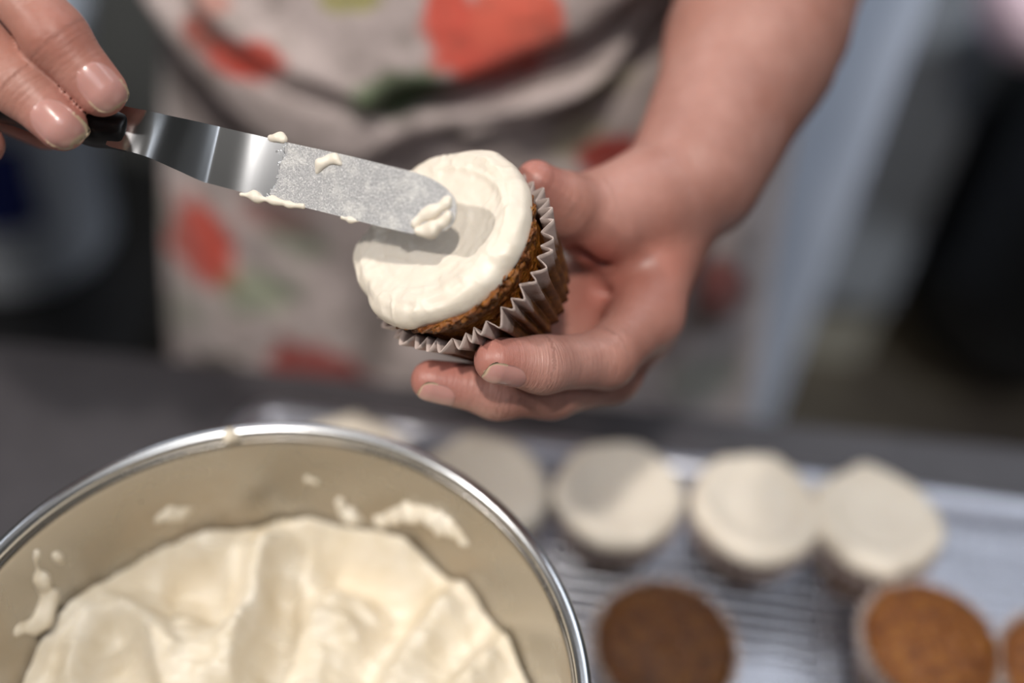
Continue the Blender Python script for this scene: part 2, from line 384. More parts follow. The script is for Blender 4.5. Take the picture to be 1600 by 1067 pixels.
# left hand (right in the photo)
L_index = seq((1012, 492, .455, .0132), (948, 560, .431, .0108), (848, 570, .411, .0098), (777, 563, .402, .0083))
L_mid = seq((1005, 512, .476, .0130), (955, 585, .457, .0112), (862, 609, .437, .0105), (778, 612, .427, .0098), (674, 594, .419, .0076))
L_ring = seq((975, 522, .492, .0130), (930, 590, .480, .0108), (850, 600, .462, .0098), (745, 596, .447, .0080))
L_little = seq((935, 520, .505, .0125), (905, 570, .498, .0098), (860, 580, .486, .0088), (800, 580, .472, .0072))
L_thumb = seq((1000, 312, .462, .0185), (925, 338, .454, .0165), (882, 322, .440, .0128), (838, 283, .427, .0080))
L_wr = W(1080, 268, .477); L_wr2 = W(1100, 285, .492)
L_el = W(1340, -250, .585); L_mid_arm = W(1175, 60, .512)
def left_hand(P):
    palm = cap(P, L_wr, L_mid_arm, .0265, .0335)
    palm = smin(palm, cap(P, L_wr2, W(1200, 60, .53), .020, .031), .02)
    palm = smin(palm, cap(P, L_mid_arm, L_el, .0335, .046), .02)
    for b, r in ((L_index[0][0], .0135), (L_mid[0][0], .0135), (L_ring[0][0], .0135), (L_little[0][0], .0135)):
        palm = smin(palm, cap(P, W(1045, 310, .482), b, .0205, r), .008)
    palm = smin(palm, cap(P, W(1040, 330, .503), W(945, 500, .512), .018, .015), .008)     # heel of the hand
    palm = smin(palm, cap(P, W(1035, 310, .468), W(955, 345, .456), .019, .0165), .010)    # ball of the thumb
    palm = smin(palm, cap(P, W(1020, 380, .478), W(985, 450, .485), .016, .015), .010)
    palm = smin(palm, cap(P, W(1000, 420, .468), W(890, 560, .476), .0130, .0125), .012)
    palm = smin(palm, cap(P, W(985, 400, .476), W(880, 470, .484), .0135, .0130), .014)
    th = smin(palm, chain(P, L_thumb, .004), .010)
    out = th
    for fgr in (L_index, L_mid, L_ring, L_little):
        out = np.minimum(out, smin(palm, chain(P, fgr, .005), .007))
    # folds of the palm
    for pts, r, k in (((W(902, 388, .447), W(945, 398, .453)), .0020, .006), ((W(945, 398, .453), W(980, 393, .452)), .0008, .006),
                      ((W(935, 452, .458), W(955, 462, .459)), .0009, .007)):
        c = cap(P, pts[0], pts[1], r, r*.6); out = -smin(-out, c, k)
    return out
# right hand (left in the photo)
R_index = seq((-95, -190, .412, .0125), (0, -50, .383, .0108), (86, 58, .3815, .0103), (158, 142, .3865, .0087))
R_mid = seq((-170, -95, .425, .0125), (-70, 25, .392, .0108), (30, 130, .3865, .0102), (96, 196, .3865, .0086))
R_ring = seq((-235, 10, .440, .0120), (-170, 110, .412, .0105), (-85, 190, .405, .0095), (-30, 225, .412, .0082))
R_little = seq((-290, 90, .455, .0110), (-250, 190, .432, .0092), (-180, 240, .420, .0085), (-130, 262, .424, .0072))
R_thumb = seq((-230, -60, .455, .0150), (-130, 60, .450, .0128), (-20, 150, .432, .0105), (72, 196, .4285, .0090))
R_wr = W(-370, -150, .485); R_el = W(-420, -560, .66)
def right_hand(P):
    palm = smin(cap(P, R_wr, R_el, .028, .045), cap(P, R_wr, R_wr+np.array([.0, .0, .01]), .027, .027), .01)
    for fgr in (R_index, R_mid, R_ring, R_little): palm = smin(palm, cap(P, R_wr, fgr[0][0], .022, .0145), .014)
    palm = smin(palm, cap(P, R_wr, R_thumb[0][0], .022, .016), .012)
    out = smin(palm, chain(P, R_thumb, .004), .008)
    for fgr in (R_index, R_mid, R_ring, R_little): out = np.minimum(out, smin(palm, chain(P, fgr, .005), .006))
    return out
def bounds(pts, pad): A = np.array(pts); return A.min(0)-pad, A.max(0)+pad
def skin_attrs(V, fingers, hot):
    red = np.zeros(len(V)); wr = np.zeros(len(V)); wc = V*120.0
    best = np.full(len(V), 1e9)
    for fgr in fingers:
        for i in range(len(fgr)-1):
            a, ra = fgr[i]; b, rb = fgr[i+1]; ab = b-a; L = np.linalg.norm(ab); t = ((V-a)@ab)/L**2
            tc = np.clip(t, 0, 1); d = np.linalg.norm(V-(a+tc[:, None]*ab), axis=1)-(ra+(rb-ra)*tc)
            near = d < best; best = np.where(near, d, best); inn = near & (d < .004)
            al = t*L*900                                    # creases run across the finger
            q = V-(a+tc[:, None]*ab); wc[inn] = np.c_[al, q[:, 0]*150, q[:, 2]*150][inn]
            jw = np.exp(-((V-a)**2).sum(1)/(.011**2)) if i > 0 else 0
            jw2 = np.exp(-((V-b)**2).sum(1)/(.011**2)) if i < len(fgr)-2 else 0
            wr = np.maximum(wr, np.where(inn, .18+jw+jw2, 0))
        tip = fgr[-1][0]; red = np.maximum(red, .75*np.exp(-((V-tip)**2).sum(1)/(.010**2)))
    for c, s, a in hot: red = np.maximum(red, a*np.exp(-((V-c)**2).sum(1)/(s**2)))
    return red, np.clip(wr, 0, 1), wc
parts = []
lo, hi = bounds([p for f in (L_index, L_mid, L_ring, L_little, L_thumb) for p, r in f]+[W(1175, 40, .50), W(1175, 40, .55)], .03)
Vl, Fl = nets(left_hand, lo, hi, .00095)
# forearm beyond, at a coarser step
lo2, hi2 = bounds([L_mid_arm, L_el], .055)
Vl = relax(Vl, Fl, 1)
rl = skin_attrs(Vl, (L_index, L_mid, L_ring, L_little, L_thumb), [(W(930, 395, .448), .012, .85), (W(945, 460, .458), .018, .6), (W(990, 430, .46), .03, .35), (W(700, 575, .42), .012, .7)])
lo, hi = bounds([p for f in (R_index, R_mid, R_ring, R_little, R_thumb) for p, r in f]+[R_wr], .034)
Vr, Fr = nets(right_hand, lo, hi, .00105); Vr = relax(Vr, Fr, 1)
rr_ = skin_attrs(Vr, (R_index, R_mid, R_ring, R_little, R_thumb), [(W(95, 60, .375), .012, .25)])
# arms and trunk
ShR, ShL = np.array([SX-.19, .70, 1.36]), np.array([SX+.19, .70, 1.36])
ElR, ElL = R_el, L_el
def trunk(P):
    d = cap(P, ElL, ShL, .044, .055)
    d = smin(d, cap(P, ElR, ShR, .044, .055), .03)
    la = L_wr+(L_mid_arm-L_wr)*.62; lq = W(1200, 60, .53); lb = L_wr2+(lq-L_wr2)*.62
    arm = smin(cap(P, la, L_mid_arm, .0303, .0330), cap(P, lb, lq, .0263, .0305), .02); arm = smin(arm, cap(P, L_mid_arm, L_el, .0330, .0455), .02)
    arm = np.minimum(arm, cap(P, R_wr+(R_el-R_wr)*.02, R_el, .0275, .0447)); d = smin(d, arm, .004)
    d = smin(d, cap(P, ShL, ShR, .06, .06), .06)
    for s in (-1, 1):
        d = smin(d, cap(P, (SX+s*.06, .70, 1.30), (SX+s*.05, .695, 1.08), .094, .078), .05)
        d = smin(d, cap(P, (SX+s*.05, .695, 1.08), (SX+s*.075, .70, .92), .078, .084), .05)
        d = smin(d, cap(P, (SX+s*.085, .70, .90), (SX+s*.095, .71, .50), .078, .055), .03)
        d = smin(d, cap(P, (SX+s*.095, .70, .50), (SX+s*.095, .73, .09), .052, .036), .03)
        d = smin(d, cap(P, (SX+s*.095, .73, .045), (SX+s*.11, .56, .035), .035, .03), .02)
    d = smin(d, cap(P, (SX, .70, 1.36), (SX, .685, 1.50), .052, .05), .03)
    q = (P-np.array([SX, .655, 1.60], np.float32))/np.array([.075, .095, .115], np.float32)
    d = smin(d, (np.sqrt((q**2).sum(-1))-1)*.08, .02)
    d = smin(d, cap(P, (SX, .565, 1.60), (SX, .548, 1.575), .009, .012), .012)      # nose
    return d
Vt, Ft = nets(trunk, (-.60, .20, .0), (.42, .90, 1.74), .011); Vt = relax(Vt, Ft, 2)
nt = len(Vt); red = np.r_[rl[0], rr_[0], np.zeros(nt)]; wr = np.r_[rl[1], rr_[1], np.zeros(nt)]; wc = np.vstack([rl[2], rr_[2], Vt*120])
Vb = np.vstack([Vl, Vr, Vt])-PO; Fb = np.vstack([Fl, Fr+len(Vl), Ft+len(Vl)+len(Vr)])
body = mesh('body', Vb, Fb, M['skin'], person, attrs={'redness': red, 'wrinkle': wr})
at = body.data.attributes.new('wcoord', 'FLOAT_VECTOR', 'POINT'); at.data.foreach_set('vector', wc.astype(np.float32).ravel())

def nail(sdf, c, along, nrm, L, Wd, out=.0105, lab=None):
    along = along/np.linalg.norm(along); nrm = nrm-(nrm@along)*along; nrm /= np.linalg.norm(nrm); side = np.cross(along, nrm)
    nu, nv = 25, 17; u, v = np.meshgrid(np.linspace(-1, 1, nu), np.linspace(-1, 1, nv), indexing='ij')
    hw = np.where(u > 0, np.sqrt(np.clip(1-np.abs(u)**3.6, 0, 1)), np.sqrt(np.clip(1-np.abs(u)**2.6, 0, 1)))
    P = c+(u*L/2)[..., None]*along+(v*hw*Wd/2)[..., None]*side+out*nrm
    P = P.reshape(-1, 3)
    for _ in range(24): P = P-nrm*np.clip(sdf(P.astype(np.float32)), -.002, .01)[:, None]*.6
    e = np.maximum(np.abs(v), np.abs(u)).reshape(-1); uf = u.reshape(-1)
    tail = np.clip((uf-.6)/.4, 0, 1)
    P = P+nrm*(.00055*(1-e**4)+0.0003*tail-.00010)[:, None]
    ee = np.where(uf > .1, e, e*.8)
    V2 = np.vstack([P, P-nrm*.0007]); n = nu*nv; I = np.arange(n).reshape(nu, nv); Fq = quads(I)
    ring = list(I[:, 0])+list(I[-1, 1:])+list(I[::-1, -1][1:])+list(I[0, ::-1][1:-1]); ring = np.array(ring); nx = np.roll(ring, -1)
    Fr_ = np.stack([ring, nx, nx+n, ring+n], 1)
    return mesh('fingernail', V2-PO, np.vstack([Fq, Fq[:, ::-1]+n, Fr_]), M['nail'], body, attrs={'edge': np.r_[ee, ee]})
nail(right_hand, W(162, 139, .3865), R_index[3][0]-R_index[2][0], -_F+.12*UU+.05*RR, .0165, .0135)
nail(right_hand, W(99, 197, .3865), R_mid[3][0]-R_mid[2][0], -_F-.10*UU+.02*RR, .0162, .0138)
nail(left_hand, W(783, 567, .402), L_index[3][0]-L_index[2][0], -_F*.62-.78*UU, .0155, .0125)
nail(left_hand, W(682, 598, .419), L_mid[4][0]-L_mid[3][0], -_F*.60-.80*UU, .0140, .0118)
nail(left_hand, W(750, 598, .447), L_ring[3][0]-L_ring[2][0], -_F*.4-.9*UU, .013, .011)
nail(left_hand, W(850, 293, .427), L_thumb[3][0]-L_thumb[2][0], _F*.97+.1*UU, .012, .010)

# clothes and hair
def shirt(P):
    d = cap(P, ShL, ShL+(ElL-ShL)*.55, .066, .06); d = smin(d, cap(P, ShR, ShR+(ElR-ShR)*.55, .066, .06), .03)
    d = smin(d, cap(P, ShL, ShR, .07, .07), .06)
    for s in (-1, 1):
        d = smin(d, cap(P, (SX+s*.06, .70, 1.30), (SX+s*.05, .695, 1.08), .106, .088), .05)
        d = smin(d, cap(P, (SX+s*.05, .695, 1.08), (SX+s*.075, .70, .90), .088, .094), .05)
    d = d+.003*np.sin(P[..., 2]*60+P[..., 0]*14)
    hole = cap(P, (SX, .69, 1.40), (SX, .66, 1.6), .066, .07)
    return np.maximum(np.maximum(d, -(P[..., 2]-.86)), -hole)
blob('shirt', lambda P: shirt(P+PO.astype(np.float32)), np.array((-.36, .45, .84))-PO, np.array((.34, .86, 1.48))-PO, .010, M['shirt'], person)
def trou(P):
    d = None
    for s in (-1, 1):
        c = smin(cap(P, (SX+s*.085, .71, .90), (SX+s*.095, .71, .50), .090, .070), cap(P, (SX+s*.095, .70, .50), (SX+s*.095, .73, .12), .072, .062), .03)
        d = c if d is None else smin(d, c, .02)
    return np.maximum(np.maximum(d, P[..., 2]-.95), -(P[..., 2]-.06))
blob('trousers', lambda P: trou(P+PO.astype(np.float32)), np.array((-.3, .5, .04))-PO, np.array((.22, .86, .97))-PO, .011, M['bag'], person)
def hairf(P):
    q = (P-np.array([SX, .675, 1.625], np.float32))/np.array([.088, .102, .118], np.float32); d = (np.sqrt((q**2).sum(-1))-1)*.09
    d = smin(d, cap(P, (SX, .79, 1.60), (SX, .81, 1.57), .045, .03), .02)
    face = cap(P, (SX, .54, 1.56), (SX, .54, 1.62), .075, .07); return np.maximum(np.maximum(d+.001*np.sin(P[..., 0]*400), -face), -(P[..., 2]-1.50))
blob('hair', lambda P: hairf(P+PO.astype(np.float32)), np.array((-.2, .5, 1.46))-PO, np.array((.12, .88, 1.78))-PO, .007, simple('brown_hair', srgb(60, 40, 28), .6, 0, 300, .2, .5), person)

# apron: a draped sheet with a bloused bib above a hanging skirt
nu, nv = 330, 420
U, Vv = np.meshgrid(np.linspace(-1, 1, nu), np.linspace(0, 1, nv), indexing='ij')
z = 1.34-(1.34-.36)*Vv
halfw = .192+.012*np.clip((1.05-z)*3, 0, 1)+.030*np.clip((1.05-z)/.5, 0, 1); 
th = U*1.42
X = SX+.006+halfw*1.10*np.sin(th)/np.sin(1.42); Y = .672-(.118-.0)*np.cos(th*.98)*1.0+0*z
Yp = Y.copy(); XZ = np.stack([X, z], -1)
def pth(pts, n=40): return smoothpath([on_y(a, b, AY-.022)[[0, 2]] for a, b in pts], n)
hem = pth([(120, 40), (215, 112), (300, 172), (400, 222), (500, 250), (585, 240), (660, 205), (760, 185), (860, 165), (940, 135), (1000, 90), (1060, 30), (1130, -60)], 60)
D, S, T = segdist(XZ, hem)
above = np.where(S*1 > 0, 1, -1)*D                       # sign fixed below
if above[nu//2, 5] < 0: above = -above
step = 1/(1+np.exp(-above/.0035))
push = .034*step*np.exp(-np.clip(above, 0, 1)/.16)+.010*step
def fold(path, amp, wd, n=40):
    D, S, T = segdist(XZ, pth(path, n)); fade = np.clip(np.minimum(T, 1-T)*6, 0, 1); return amp*np.exp(-(D/wd)**2)*fade
push += fold([(180, -60), (235, 10), (300, 65), (370, 100), (450, 125), (540, 155), (620, 190)], -.036, .0085)
push += fold([(250, -50), (330, 20), (400, 70), (480, 108), (560, 150), (640, 170)], .012, .010)
push += fold([(1120, -60), (1056, 0), (994, 40), (931, 84), (837, 114), (744, 146), (650, 160), (600, 190), (580, 240)], -.045, .0125)
push += fold([(1080, 40), (1025, 94), (962, 156), (900, 206), (837, 244)], -.032, .0095)
push += fold([(1000, 90), (940, 150), (860, 190), (760, 210), (680, 235)], .014, .010)
push += fold([(200, 130), (290, 200), (400, 250), (500, 290)], -.012, .010)
push += fold([(230, 330), (290, 430), (380, 500), (480, 540)], -.008, .013)
push += fold([(560, 260), (530, 360), (540, 480), (520, 640)], .008, .018)
push += fold([(600, 260), (640, 400), (600, 640)], -.010, .016)
push += fold([(1120, 220), (1120, 300), (1100, 430), (1020, 600), (980, 700)], -.030, .024)
push += fold([(1160, 300), (1150, 450), (1110, 660)], .010, .018)
push += .005*np.sin(U*17+z*14)*np.clip((1.1-z)*4, 0, 1)
push += .010*np.clip((1.06-z)/.2, 0, 1)
Y = Y-push; Y += .0
Pp = np.stack([X, Y, z], -1).reshape(-1, 3)
nzv = nz(Pp, 26, 3, 2).reshape(nu, nv); Y -= .0022*nzv
Pp = np.stack([X, Y, z], -1).reshape(-1, 3)
# printed pattern: poppies and leaves on a beige-grey ground (cloth coordinates)
base = np.array(srgb(198, 184, 182)[:3]); colr = np.tile(base, (nu*nv, 1)); G2 = np.stack(to_px(Pp), -1)
n1 = nz(Pp, 55, 3, 5); n2 = nz(Pp, 30, 3, 9)
def petal(px, py, rx, ry, ang, col, soft=.25, alpha=1.0):
    s = 1.0; d = G2-np.array([px, py]); a = math.radians(-ang)
    dx = (d[:, 0]*math.cos(a)+d[:, 1]*math.sin(a))/(rx*s); dy = (-d[:, 0]*math.sin(a)+d[:, 1]*math.cos(a))/(ry*s)
    r = np.sqrt(dx**2+dy**2)+.28*n1; m = np.clip((1-r)/soft, 0, 1)*alpha
    colr[:] = colr*(1-m[:, None])+np.array(srgb(*col)[:3])*m[:, None]
RED, SAL, GRN, YEL, DK = (188, 66, 52), (226, 98, 82), (118, 138, 106), (178, 172, 116), (58, 54, 40)
petal(620, 145, 85, 38, 15, GRN); petal(545, 0, 55, 22, 0, YEL); petal(900, 215, 60, 30, 30, YEL, alpha=.4)
petal(770, 50, 120, 80, 10, SAL); petal(800, 20, 90, 60, 0, (232, 110, 90)); petal(700, 10, 45, 50, 0, SAL)
petal(385, 92, 66, 38, -25, RED); petal(310, 50, 42, 26, -45, (150, 60, 50)); petal(330, 5, 40, 25, 0, (200, 150, 140))
petal(315, 375, 48, 92, 24, (196, 74, 60)); petal(195, 262, 20, 70, 14, (190, 84, 72)); petal(200, 430, 26, 80, 0, (160, 84, 76))
petal(500, 580, 100, 46, -22, (170, 60, 54)); petal(560, 610, 60, 30, -20, (170, 66, 60)); petal(950, 240, 55, 36, 30, (176, 66, 58)); petal(430, 335, 75, 26, -12, (160, 92, 84), alpha=.6)
petal(470, 380, 60, 30, -10, GRN, alpha=.5); petal(410, 455, 75, 40, 0, GRN, alpha=.7); petal(330, 600, 75, 52, 15, DK); petal(280, 480, 60, 30, -20, GRN, alpha=.35)
petal(1125, 455, 50, 55, 0, (150, 62, 52), alpha=.85); petal(1100, 500, 40, 30, 0, DK, alpha=.6); petal(1205, 590, 30, 38, 0, (160, 56, 60)); petal(1100, 590, 70, 40, 20, GRN, alpha=.4); petal(1060, 330, 40, 60, 0, (150, 60, 52))
petal(240, 330, 40, 50, 0, GRN, alpha=.4); petal(960, 130, 60, 20, 30, YEL, alpha=.4); petal(700, 470, 80, 50, 0, GRN, alpha=.4)
for k in range(26):
    px, py = rng.uniform(150, 1250), rng.uniform(700, 2600); petal(px, py, rng.uniform(40, 110), rng.uniform(35, 70), rng.uniform(0, 180), [RED, SAL, GRN, YEL][k % 4])
I = np.arange(nu*nv).reshape(nu, nv)
ap = mesh('apron', Pp-PO, quads(I), M['apron'], person, attrs={'print': colr}); so = ap.modifiers.new('thick', 'SOLIDIFY'); so.thickness = .0012; so.offset = -1

# ------------------------------------------------------------------ palette knife
def frame(px, py, Z): return W(px, py, Z)
kn_c = W(180, 200, .398)
kn = empty('palette_knife', kn_c, 'offset palette knife with black handle and icing-smeared steel blade over the held cupcake', 'palette knife'); KO = kn_c
zb_ = lambda x: float(np.interp(x, [160, 205, 232, 243, 254, 320, 334, 350, 370, 392, 420, 640], [.3985, .3960, .3944, .3942, .3950, .4026, .4036, .4042, .4043, .4036, .4016, .3790]))
top = [(186, 163), (205, 168), (232, 173), (262, 180), (300, 188), (335, 196), (352, 200), (400, 211), (470, 227), (540, 242), (600, 257), (640, 267)]
bot = [(165, 226), (175, 230), (203, 237), (232, 246), (275, 265), (312, 282), (332, 288), (382, 301), (455, 319), (528, 337), (590, 353), (625, 361)]
top = [(x, y, zb_(x)) for x, y in top]; bot = [(x, y, zb_(x+18)+.0015) for x, y in bot]
T_, B_ = np.array([W(*p) for p in top]), np.array([W(*p) for p in bot])
T_, B_ = smoothpath(T_, 66), smoothpath(B_, 66)
arcT, arcB = W(*top[-1]), W(*bot[-1]); tipc = (arcT+arcB)/2; hv = (arcT-arcB)/2; fw = W(712, 334, .3755)-tipc
rows = [(a, b) for a, b in zip(T_, B_)]
for t in np.linspace(0, 1, 15)[1:]:
    a = t*math.pi/2*.985; f_ = math.sin(a)**1.0; g_ = math.cos(a)**.80
    rows.append((tipc+fw*f_+hv*g_, tipc+fw*f_-hv*g_))
ns = 15; n = len(rows)
G = np.array([[a*(1-s)+b*s for s in np.linspace(0, 1, ns)] for a, b in rows])
pxs = to_px(G.reshape(-1, 3))[0].reshape(n, ns); smear = np.clip((pxs-433)/70+.5+.35*(np.linspace(0, 1, ns)[None]-.5), -2, 3).reshape(-1)
smear = np.where(smear > 1.4, 1.4, smear)
def sheet(G, thick):
    n, m = G.shape[:2]; du = np.gradient(G, axis=0); dv = np.gradient(G, axis=1); N = np.cross(du, dv); N /= np.linalg.norm(N, axis=2, keepdims=True)+1e-12
    if N[n//2, m//2]@_F < 0: N = -N
    A = G.reshape(-1, 3); Bk = (G+N*thick).reshape(-1, 3); I = np.arange(n*m).reshape(n, m); Fq = quads(I)
    ring = np.array(list(I[:, 0])+list(I[-1, 1:])+list(I[::-1, -1][1:])+list(I[0, ::-1][1:-1])); nx = np.roll(ring, -1)
    return np.vstack([A, Bk]), np.vstack([Fq, Fq[:, ::-1]+n*m, np.stack([nx, ring, ring+n*m, nx+n*m], 1)])
V, Fq = sheet(G, .0009); bl = mesh('blade', V-KO, Fq, M['blade'], kn, attrs={'smear': np.r_[smear, smear]})
es = bl.modifiers.new('e', 'EDGE_SPLIT'); es.split_angle = math.radians(50)
# handle: rounded grip running back under the fingers
hp = [W(205, 204, .4030), W(150, 191, .4045), W(60, 170, .4060), (W(-120, 128, .4070)), W(-300, 88, .408), W(-420, 62, .409)]
hr = [.0078, .0079, .0078, .0088, .0098, .0085]
def handf(P):
    P = P+KO.astype(np.float32); d = chain(P, list(zip(hp, hr)), .004)
    ax = (hp[0]-hp[1])/np.linalg.norm(hp[0]-hp[1]); fl = (P-hp[0].astype(np.float32))@ax.astype(np.float32)-.0010
    return -smin(-d, -fl, .0015)
lo, hi = bounds([p-KO for p in hp], .014); blob('handle', handf, lo, hi, .0011, M['black'], kn, 1)
# icing left on the blade
zt_ = lambda x: zb_(x) if x < 640 else .3790-.0035*(x-640)/72
def lump(name, pts, parent, off, h=.0005, mat=None, warp=.0003, seed=1, sq=None):
    P3 = [(W(x, y, zt_(x+8)+.0009)-off, r+.0002) for x, y, z_, r in pts]
    def fn(P):
        d = chain(P, P3, .002)
        return d+warp*np.sin(P[..., 0]*800+seed)*np.sin(P[..., 2]*700+seed*2)+warp*np.sin(P[..., 1]*600+P[..., 0]*900+seed)
    lo, hi = bounds([p for p, r in P3], .006); return blob(name, fn, lo, hi, h, mat or M['frost'], parent, 1)
lump('icing_smear', [(496, 268, .4040, .0005), (501, 256, .4036, .0014), (513, 250, .4036, .0015), (524, 249, .4037, .0010), (533, 256, .4040, .0004)], kn, KO)
lump('icing_smear', [(378, 303, .4092, .0008), (400, 308, .4092, .0013), (425, 313, .409, .0010), (452, 319, .4085, .0009), (474, 323, .4083, .0005)], kn, KO, seed=3)
lump('icing_smear', [(424, 215, .4052, .0009), (434, 214, .4050, .0014), (442, 219, .4050, .0012)], kn, KO, seed=5)
lump('icing_smear', [(535, 340, .4072, .0004), (548, 343, .4070, .0007), (560, 345, .4070, .0003)], kn, KO, seed=6)
lump('icing_smear', [(648, 350, .4025, .0010), (662, 336, .4015, .0016), (682, 328, .4008, .0018), (698, 318, .4005, .0013), (705, 310, .4004, .0006)], kn, KO, seed=7)
lump('icing_smear', [(655, 360, .4035, .0018), (675, 360, .4030, .0022), (690, 350, .4022, .0018), (703, 338, .4015, .0012)], kn, KO, seed=9, warp=.0005)

# ------------------------------------------------------------------ cupcakes
def liner(parent, r0=.0255, r1=.0335, h=.043, nfl=38, seed=0):
    r_ = random.Random(seed); na, nh = nfl*10, 16; V = []; ph = [r_.uniform(-.25, .25) for _ in range(nfl+1)]; hh = [r_.uniform(-.0012, .0012) for _ in range(nfl+1)]
    for j in range(nh):
        t = j/(nh-1); r = r0+(r1-r0)*t**.95; amp = .0011+.0021*t**1.5
        for i in range(na):
            a = i/na*2*math.pi; k = i/na*nfl; kk = int(k) % nfl; p = ph[kk]*(1-(k-int(k)))+ph[(kk+1) % nfl]*(k-int(k)); q = hh[kk]*(1-(k-int(k)))+hh[(kk+1) % nfl]*(k-int(k))
            wv = 2/math.pi*math.asin(.985*math.sin((k+p)*2*math.pi)); rr = r+amp*wv*(1+.15*math.sin(kk*2.7))+(.0010*max(0, t-.75)/.25)
            V.append((rr*math.cos(a), rr*math.sin(a), h*t+q*max(0, t-.6)*2.5))
    V = np.array(V); I = np.arange(nh*na).reshape(nh, na); J = np.roll(I, -1, 1)
    Fq = np.stack([I[:-1], J[:-1], J[1:], I[1:]], -1).reshape(-1, 4).tolist(); Fq.append(list(range(na))[::-1])
    o = mesh('paper_liner', V, Fq, M['paper'], parent); m = o.modifiers.new('t', 'SOLIDIFY'); m.thickness = .0003; m.offset = 1; return o
def cake(parent, r0=.0250, r1=.0330, h=.043, dome=.006, seed=0, rough=.0012, n=150):
    prof = [(.0001, .001), (r0*.6, .001), (r0*.97, .001)]+[(r0+(r1-r0)*t-.0014+.0022*max(0, t-.75)/.25*math.sin(min(1, (1-t)*4+.35)*1.9), .001+h*t*.96) for t in np.linspace(0, 1, 64)]
    prof += [((r1+.0004)*math.cos(a), h*.97+(.0015+dome)*math.sin(a)) for a in np.linspace(.12, math.pi/2-.004, 22)]
    V, Fq = lathe_v(prof, n); d = nz(V, 520, 2, seed); d2 = nz(V, 260, 2, seed+3); top_ = np.clip((V[:, 2]-h*.75)/(h*.2), .08, 1)
    nn = V-np.array([0, 0, h*.6]); nn /= np.linalg.norm(nn, axis=1, keepdims=True)
    V = V+nn*((rough*.6*d+rough*1.1*d2)*top_)[:, None]; return mesh('cake', V, Fq, M['cake'], parent)
def icing(parent, creases=(), R=.0355, zb=.043, thick=.0065, seed=0, dish=.0025, n=220, bl=None, mat=None, ecc=0, strokes=1.0):
    rows = []; rs = np.r_[np.linspace(.001, .86, 46), .90, .935, .962, .982, .995, 1.0, .998, .985, .96, .92, .86]
    zz = []
    for r in rs[:46]: zz.append(thick*.80-dish*math.exp(-(r/.55)**4)+.0014*math.exp(-((r-.80)/.16)**2))
    zz += [thick*.84, thick*.76, thick*.64, thick*.48, thick*.28, thick*.06, -thick*.16, -thick*.30, -thick*.36, -thick*.34, -thick*.25]
    a = np.arange(n)/n*2*np.pi; rim = np.array([noise.fractal(Vector((math.cos(x)*1.6, math.sin(x)*1.6, seed*3.7)), 1.0, 2, 2) for x in a])
    rim2 = np.array([noise.fractal(Vector((math.cos(x)*3.2, math.sin(x)*3.2, seed*5.7)), 1.1, 2, 1) for x in a])
    V = []
    for r, q in zip(rs, zz):
        e = min(1, (r/.95)**3) if len(V) < 47 else 1
        rad = R*r*(1+(.075*rim+.010*rim2+ecc*np.cos(a-.6))*e)
        V.append(np.stack([rad*np.cos(a), rad*np.sin(a), zb+q+(.0010*rim2+.0012*rim)*e*(1 if len(V) < 47 else 1.2)+np.zeros(n)], 1))
    V = np.vstack(V); # spiral spreading strokes
    rad = np.hypot(V[:, 0], V[:, 1])/R; an = np.arctan2(V[:, 1], V[:, 0]); tp = np.clip((V[:, 2]-zb-.0005)/.002, 0, 1)
    st = np.c_[rad*R*1.0, .011*np.cos(an+rad*1.4), .011*np.sin(an+rad*1.4)]
    s1 = nz(st*np.array([1.2, .35, .35]), 75, 3, seed+1)*np.clip(rad*2, .15, 1); s2 = nz(V, 95, 3, seed+2); s3 = nz(st*np.array([5, .5, .5]), 120, 2, seed+6)
    # creases near the edge where strokes end: sharp ridged noise
    rd = np.clip(1-np.abs(nz(V*np.array([1, 1, .5]), 60, 3, seed+8))*5, 0, 1)
    V[:, 2] += tp*strokes*(.0008*s1+.00030*s2+.00014*s3*np.clip(rad, .2, 1)+.00055*rd*np.clip((rad-.5)*3, 0, 1))
    for path, amp, wd in creases:
        D, S, T = segdist(V[:, :2], smoothpath(path, 30)); fd = np.clip(np.minimum(T, 1-T)*5, 0, 1)
        V[:, 2] += tp**.5*amp*np.where(S > 0, np.exp(-(D/wd)**2), np.exp(-(D/(wd*3.2))**2))*fd
    side = 1-tp; V[:, :2] *= (1+.010*side*s2)[:, None]
    I = np.arange(len(rs)*n).reshape(len(rs), n); J = np.roll(I, -1, 1)
    Fq = np.stack([I[:-1], J[:-1], J[1:], I[1:]], -1).reshape(-1, 4).tolist(); Fq.append(I[0].tolist()[::-1]); Fq.append(I[-1].tolist()[::1])
    o = mesh('icing', V, Fq, mat or M['frost'], parent); return o
# the cupcake in the hand
ax_cam = np.array([-.50, -.47, -.72]); ax_cam /= np.linalg.norm(ax_cam)
upv = ax_cam[0]*RR-ax_cam[1]*UU+ax_cam[2]*_F
ctop = W(689, 371, .4035)                    # centre of the iced face
hc = .047; cb = ctop-upv*hc
zax = Vector(upv); xax = Vector(RR).cross(zax).cross(zax)*-1; xax = (Vector(RR)-zax*Vector(RR).dot(zax)).normalized(); yax = zax.cross(xax)
Mt = Matrix((xax, yax, zax)).transposed()
held = empty('cupcake', cb, 'freshly iced cupcake in fluted paper held in the fingers under the palette knife', 'cupcake', rot=Mt.to_euler())
cake(held, .0250, .0342, .0425, -.0006, 11, .0026, 300); liner(held, .0258, .0348, .0335, 38, 5)
def loc2(path):
    out = []
    for a, b in path:
        d = ray(a, b); t = ((ctop+upv*.003-CAMP)@upv)/(d@upv); q = CAMP+d*t-ctop; out.append((float(q@np.array(xax))+.0010, float(q@np.array(yax))-.002))
    return out
